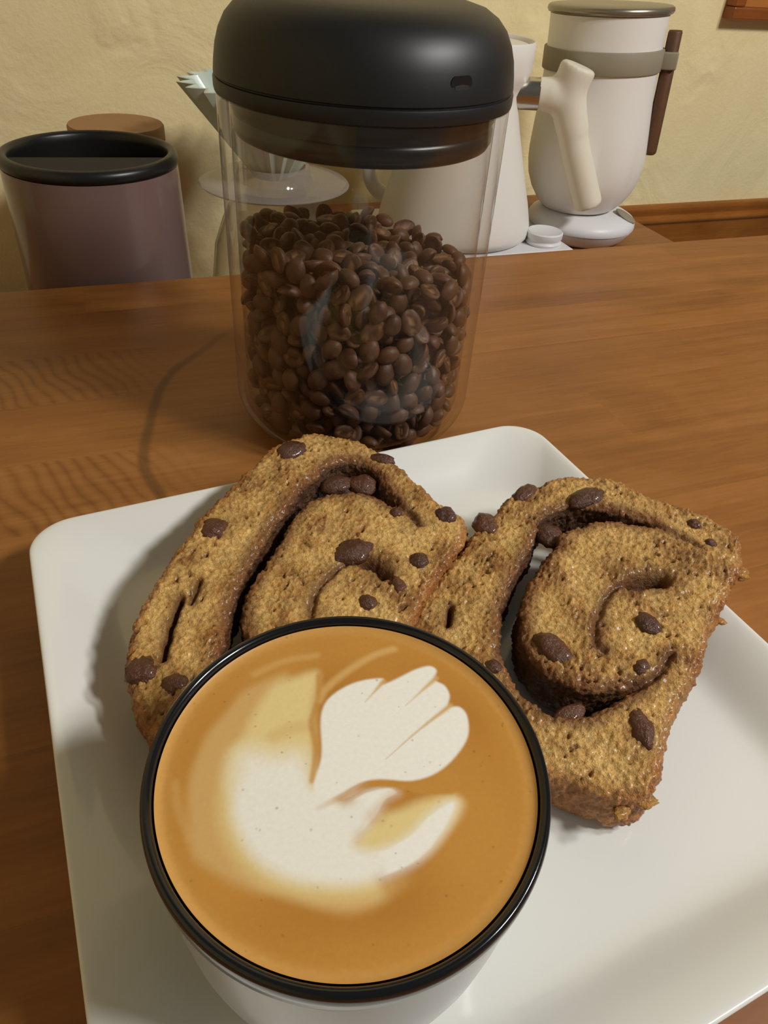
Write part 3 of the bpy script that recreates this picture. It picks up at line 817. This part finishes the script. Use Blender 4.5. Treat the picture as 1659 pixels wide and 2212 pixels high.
# order by how openly each bean shows: nearest the camera among those touching the glass or the top of the heap
camv = np.array([0, 0, CAM_H]) - np.array(JAR)
r = np.hypot(P[:, 0], P[:, 1]); zs = 0.0930 - 0.17 * P[:, 0] + 0.035 * P[:, 1]
shell = (r > RI - 0.0068) & ((P[:, :2] @ camv[:2]) / np.linalg.norm(camv[:2]) > -0.004)
topl = P[:, 2] > zs - 0.0068
dist = np.linalg.norm(P - camv, axis=1) + np.where(shell | topl, 0, 10)
order = np.argsort(dist)
jr = random.Random(11)
fillv, fillf, fillc, off = [], [], [], 0
for rank, i in enumerate(order):
    p = Vector(map(float, P[i])); me = BEANS[jr.randrange(len(BEANS))]
    rad = Vector((p.x, p.y, 0)).normalized() if r[i] > 0.01 else Vector((0, 0, 1))
    if shell[i] and jr.random() < 0.5:      # lies against the glass, back or crease outwards
        q = rad.to_track_quat('Z' if jr.random() < 0.68 else '-Z', 'Y') @ Matrix.Rotation(jr.uniform(0, 6.28), 3, 'Z').to_quaternion()
    else:
        q = Vector((jr.gauss(0, 1), jr.gauss(0, 1), jr.gauss(0, 1))).normalized().to_track_quat('Z', 'Y') @ Matrix.Rotation(jr.uniform(0, 6.28), 3, 'Z').to_quaternion()
    s = jr.uniform(0.88, 1.12)
    if rank < 300:
        o = bpy.data.objects.new('coffee_bean', me); COL.objects.link(o)
        o.location = p + JAR; o.rotation_mode = 'QUATERNION'; o.rotation_quaternion = q; o.scale = (s, s, s)
        setp(o, 'roasted brown coffee bean in the heap behind the glass of the canister', 'coffee bean', 'coffee beans in the glass canister')
    else:
        Mx = Matrix.Translation(p) @ q.to_matrix().to_4x4() @ Matrix.Scale(s, 4)
        n = len(me.vertices); co = np.empty(n * 3); me.vertices.foreach_get('co', co); co = co.reshape(-1, 3)
        A = np.array(Mx); fillv.append(co @ A[:3, :3].T + A[:3, 3])
        fillf += [tuple(v + off for v in pl_.vertices) for pl_ in me.polygons]
        cc = np.empty(n * 4, np.float32); me.color_attributes['Col'].data.foreach_get('color', cc); fillc.append(cc.reshape(-1, 4)[:, :3]); off += n
me = mesh_from('coffee_bean_heap', np.concatenate(fillv), fillf)
set_colors(me, np.concatenate(fillc))
link('coffee_bean_heap', me, M_BEAN, loc=JAR, label='heap of dark roasted coffee beans filling the glass canister', category='coffee beans', kind='stuff')

# ------------------------------------------------------------------ mauve canister, back left
CAN = Vector((0.0018, 0.592, -0.090))
can = empty('storage_canister', CAN, label='mauve enamel canister with a recessed black lid at the left', category='canister')
ch = 0.1525
sharp(link('body', lathe('body', [(0, 0.0), (0.0605, 0.0), (0.0625, 0.0015), (0.0630, 0.004), (0.0605, ch - 0.006), (0.0602, ch), (0.0585, ch), (0.0585, 0.004), (0, 0.004)], 128), M_CAN, can, label='mauve body'), 50)
ringp = [(0.0590, ch), (0.0605, ch + 0.0008), (0.0612, ch + 0.0032), (0.0607, ch + 0.0060), (0.0592, ch + 0.0080), (0.0567, ch + 0.0088), (0.0547, ch + 0.0080), (0.0536, ch + 0.006), (0.0532, ch + 0.002),
         (0.0530, ch - 0.034), (0.0, ch - 0.034), (0.0, ch - 0.037), (0.0570, ch - 0.037), (0.0575, ch)]
clid = sharp(link('lid', lathe('lid', ringp, 128), M_CANB, can, label='black lid with rounded rim'), 50)
# half-deck of the lid: raised flap on the near side whose straight edge runs along the wall
vs, fs = [], []; n = 40; rr_ = 0.0532
pts = [(rr_ * math.cos(math.radians(194 + 152 * i / n)), rr_ * math.sin(math.radians(194 + 152 * i / n))) for i in range(n + 1)]
for z_ in (ch + 0.0062, ch - 0.012): vs += [(a, b, z_) for a, b in pts]
m_ = n + 1
fs = [tuple(range(m_)), tuple(range(m_, 2 * m_))[::-1]] + [(i, m_ + i, m_ + (i + 1) % m_, (i + 1) % m_) for i in range(m_)]
bm = bmesh.new(); bm.from_mesh(mesh_from('flap', vs, fs))
fl = link('flap', bm_mesh('flap', bm), M_FLAP, clid, smooth=False); fl.rotation_euler = (0, 0, math.radians(-6))

# tan jar behind it
TAN = Vector((0.0265, 0.688, -0.090))
tj = empty('clay_jar', TAN, label='tan clay jar behind the mauve canister', category='jar')
th_ = 0.1575
sharp(link('body', lathe('body', [(0, 0), (0.034, 0), (0.0360, 0.002), (0.0365, 0.01), (0.0370, th_ - 0.014), (0.0360, th_ - 0.013), (0, th_ - 0.013)], 96), M_TAN, tj), 50)
sharp(link('lid', lathe('lid', [(0, th_ - 0.0128), (0.0375, th_ - 0.0128), (0.0380, th_ - 0.011), (0.0380, th_ - 0.0015), (0.0370, th_), (0.034, th_ - 0.0002), (0.020, th_ - 0.0015), (0, th_ - 0.002)], 96), M_TAN, tj, label='flat tan lid'), 50)

# ------------------------------------------------------------------ dripper, holder and glass server
DR = Vector((0.135, 0.592, -0.090))
server = empty('glass_server', DR, label='small clear glass coffee server under the dripper stand', category='carafe')
so = [(0.0, 0.0006), (0.044, 0.0), (0.051, 0.003), (0.0545, 0.010), (0.0550, 0.030), (0.0540, 0.055), (0.0500, 0.078), (0.0420, 0.096), (0.0360, 0.106), (0.0350, 0.111), (0.0365, 0.1175)]
so = [(r_, z_ if z_ < 0.02 else z_ + 0.015 * (z_ - 0.02) / 0.0975) for r_, z_ in so]
si = [(r_ - 0.0018, max(z_, 0.003)) for r_, z_ in reversed(so) if r_ > 0.04 or z_ > 0.05] + [(0.0, 0.003)]
sharp(link('bowl', lathe('bowl', so + si, 96), M_GLASS2, server), 50)
hp = catmull([(0.010, 0.049, 0.085), (0.014, 0.070, 0.088), (0.016, 0.078, 0.065), (0.014, 0.070, 0.040), (0.010, 0.0535, 0.036)], 6, False)
link('handle', tube('handle', [tuple(p) for p in hp], 0.0036, 14), M_GLASS2, server)
holder = empty('dripper_stand', DR + Vector((0, 0, 0.1327)), label='translucent round resin dripper stand with wide flat flange', category='dripper stand')
hr = [(0.0235, 0.0), (0.050, 0.0), (0.0575, 0.0008), (0.0588, 0.0022), (0.0575, 0.0036), (0.050, 0.0040), (0.031, 0.0046), (0.0285, 0.009), (0.0275, 0.0145), (0.0245, 0.0145), (0.0240, 0.006)]
sharp(link('flange', lathe('flange', hr + hr[:1], 112), M_RESIN, holder), 50)
drip = empty('origami_dripper', DR + Vector((0, 0, 0.1390)), label='mint ceramic pleated cone dripper standing in the resin stand', category='dripper')
def pleat(t, r_, z_):
    k = min(1.0, max(0.0, (r_ - 0.016) / 0.05))
    tri = abs(((t * 20 / (2 * math.pi)) % 1.0) - 0.5) * 4 - 1
    return r_ + tri * 0.0050 * k + 0.0006 * tri
pr = []
for i in range(14):
    f = i / 13; pr.append((0.0150 + (0.0625 - 0.0150) * f, 0.0 + 0.0640 * f))
pri = [(r_ - 0.0026, z_ + 0.0003) for r_, z_ in reversed(pr)]
dm = lathe('cone', pr + pri + pr[:1], 320, rfun=pleat)
sharp(link('cone', dm, M_MINT, drip), 40)

# ------------------------------------------------------------------ gooseneck kettle on its square base
KET = Vector((0.2992, 0.5997, 0.0))
LAT = Vector((0.8948, -0.4464, 0)); DEP = Vector((0.4464, 0.8948, 0))
kb = empty('kettle_base', (0.305, 0.600, -0.015), label='white square kettle base with a round dial at its front corner', category='kettle base')
link('plate', box_mesh('plate', 0.224 - 0.305, 0.3868 - 0.305, 0.5315 - 0.600, 0.6680 - 0.600, 0.0, 0.0118, bevel=0.0022, seg=3), M_BASEW, kb, smooth=False)
kn = lathe('dial', [(0.0, 0.0), (0.0150, 0.0), (0.0158, 0.0012), (0.0160, 0.0022), (0.0150, 0.0034), (0.0148, 0.0045), (0.0158, 0.0060), (0.0158, 0.0100), (0.0148, 0.0110), (0.0120, 0.0100), (0.0, 0.0096)], 64)
sharp(link('dial', kn, M_BASEW, kb, loc=(0.3660 - 0.305, 0.5515 - 0.600, 0.0118)), 40)
ket = empty('gooseneck_kettle', KET + Vector((0, 0, -0.003)), label='white conical gooseneck kettle with a forked ivory handle', category='kettle')
kp = [(0.0, 0.0), (0.0600, 0.0), (0.0600, 0.0012), (0.0650, 0.0014), (0.0675, 0.0035), (0.0680, 0.0075), (0.0668, 0.014), (0.0632, 0.028), (0.0575, 0.046), (0.0520, 0.064), (0.0455, 0.086), (0.0408, 0.104),
      (0.0400, 0.110), (0.0420, 0.116), (0.0455, 0.121), (0.0475, 0.127), (0.0480, 0.136), (0.0480, 0.1455), (0.0470, 0.1470), (0.0455, 0.1465), (0.0445, 0.1440), (0.0, 0.1440)]
sharp(link('body', lathe('body', kp, 128), M_KETTLE, ket, label='white conical body'), 50)
link('lid_knob', lathe('lid_knob', [(0, 0.1441), (0.008, 0.1441), (0.006, 0.149), (0.009, 0.154), (0.008, 0.157), (0, 0.158)], 40), M_KETTLE, ket)
def kp3(l, z, d=0.0): return LAT * l + DEP * d + Vector((0, 0, z + 0.003))
# handle, remeshed into one continuous skin
hm = bmesh.new()
def put(me): hm.from_mesh(me); bpy.data.meshes.remove(me)
c1 = catmull([(0.0530, 0.1087), (0.062, 0.1092), (0.0725, 0.1080), (0.0800, 0.1020), (0.0855, 0.0910), (0.0920, 0.0760), (0.1030, 0.0530), (0.1160, 0.0270)], 5, False)
put(tube('a', [tuple(kp3(l, z)) for l, z in c1], [0.0122 if i < 6 else 0.0130 if i < 22 else 0.0122 for i in range(len(c1))], 24))
c2 = catmull([(0.0900, 0.0820), (0.0830, 0.1020), (0.0805, 0.1130), (0.0815, 0.1220), (0.0838, 0.1310)], 5, False)
put(tube('b', [tuple(kp3(l, z)) for l, z in c2], [0.0130 + 0.0022 * (i / (len(c2) - 1)) ** 2 for i in range(len(c2))], 24))
bmesh.ops.create_icosphere(hm, subdivisions=3, radius=0.0138, matrix=Matrix.Translation(kp3(0.0800, 0.1065)))
raw = bpy.data.meshes.new('handle_raw'); hm.to_mesh(raw); hm.free()
link('handle', voxel_mesh('handle', raw, 0.0012, 60), M_HANDLE, ket, label='forked ivory handle')
sharp(link('ferrule', tube('ferrule', [tuple(kp3(0.0380, 0.1082)), tuple(kp3(0.0565, 0.1088))], 0.0118, 32), M_STEEL, ket, label='polished steel ferrule'), 40)
sp = catmull([(-0.058, 0.016), (-0.072, 0.022), (-0.080, 0.036), (-0.0790, 0.058), (-0.0730, 0.082), (-0.0720, 0.104), (-0.0800, 0.122), (-0.0960, 0.131)], 6, False)
link('spout', tube('spout', [tuple(kp3(l, z, 0.010)) for l, z in sp], [0.0072 - 0.0032 * i / (len(sp) - 1) for i in range(len(sp))], 20), M_KETTLE, ket, label='curved gooseneck spout')

JS = 0.964
# ------------------------------------------------------------------ white lidded jug on its round base
FB = Vector((0.4324, 0.5964, -0.015)); LF = Vector((0.8097, -0.5868, 0)); DF = Vector((0.5868, 0.8097, 0))
fb = empty('frother_base', FB, label='round white power base with a grey button under the lidded jug', category='base')
sharp(link('body', lathe('body', [(0, 0.0), (0.034, 0.0), (0.0400, 0.0012), (0.0445, 0.005), (0.0480, 0.0105), (0.0488, 0.0118), (0.0484, 0.0122), (0.0484, 0.0128), (0.0500, 0.0132), (0.0505, 0.0150), (0.0500, 0.0180), (0.0480, 0.0212), (0.0430, 0.0238), (0.0380, 0.0256), (0.032, 0.0264), (0.0, 0.0264)], 96), M_BASEW, fb), 60)
bt = lathe('button', [(0, 0), (0.0105, 0), (0.0110, 0.0006), (0.0100, 0.0012), (0, 0.0012)], 48)
bto = link('button', bt, M_BAND, fb, loc=tuple(LF * 0.0400 + DF * -0.004 + Vector((0, 0, 0.0242))), label='grey touch button')
bto.rotation_mode = 'QUATERNION'; bto.rotation_quaternion = Matrix.Rotation(math.radians(24), 3, DF).to_quaternion()
JB = FB + LF * (-0.0055) + Vector((0, 0, 0.0266))
jug = empty('lidded_jug', JB, label='tall white jug with grey lid, grey band and upright walnut handle', category='jug')
jug.scale = (1, 1, JS); jug.rotation_mode = 'QUATERNION'; jug.rotation_quaternion = Matrix.Rotation(math.radians(-3.2), 3, DF).to_quaternion()
def lobe(t, r_, z_):
    k = math.exp(-((z_ - 0.030) / 0.028) ** 2)
    return r_ * (1 + 0.022 * k * (abs(math.cos(4 * t)) * 2 - 1.2))
jp = [(0.0, 0.0), (0.0300, 0.0), (0.0335, 0.0015), (0.0400, 0.0080), (0.0455, 0.0170), (0.0495, 0.0280), (0.0512, 0.0400), (0.0515, 0.0510), (0.0505, 0.0660), (0.0490, 0.0840), (0.0477, 0.1000), (0.0472, 0.1200), (0.0472, 0.1400), (0.0476, 0.1560), (0.0466, 0.1562), (0.0, 0.1562)]
sharp(link('body', lathe('body', jp, 192, rfun=lobe), M_KETTLE, jug, label='white fluted body'), 60)
sharp(link('lid', lathe('lid', [(0, 0.1563), (0.0476, 0.1563), (0.0497, 0.1572), (0.0506, 0.1590), (0.0502, 0.1612), (0.0485, 0.1624), (0.030, 0.1632), (0, 0.1634)], 96), M_GREYMETAL, jug, label='flat grey metal lid'), 60)
band = sharp(link('band', lathe('band', [(0.0468, 0.1155), (0.0490, 0.1157), (0.0494, 0.1165), (0.0494, 0.1315), (0.0490, 0.1323), (0.0468, 0.1325), (0.0468, 0.1155)], 112), M_BAND, jug, label='grey band clamping the handle'), 40)
def jug_box(name, l0, l1, dw, z0, z1, bev, mat, par):
    bm = bmesh.new(); add_box(bm, l0, l1, -dw, dw, z0, z1, bevel=bev, seg=3)
    bm.transform(Matrix(((LF.x, DF.x, 0, 0), (LF.y, DF.y, 0, 0), (0, 0, 1, 0), (0, 0, 0, 1))))
    return link(name, bm_mesh(name, bm), mat, par)
jug_box('clamp', 0.0470, 0.0605, 0.0085, 0.1175, 0.1305, 0.0012, M_BAND, band)
hb = lathe('handle', [(0, 0.050), (0.0045, 0.050), (0.0058, 0.0514), (0.0060, 0.054), (0.0056, 0.1440), (0.0050, 0.1455), (0, 0.1458)], 32)
h_ = link('handle', hb, M_WALNUT, jug, loc=tuple(LF * 0.0542), label='dark walnut handle rod')
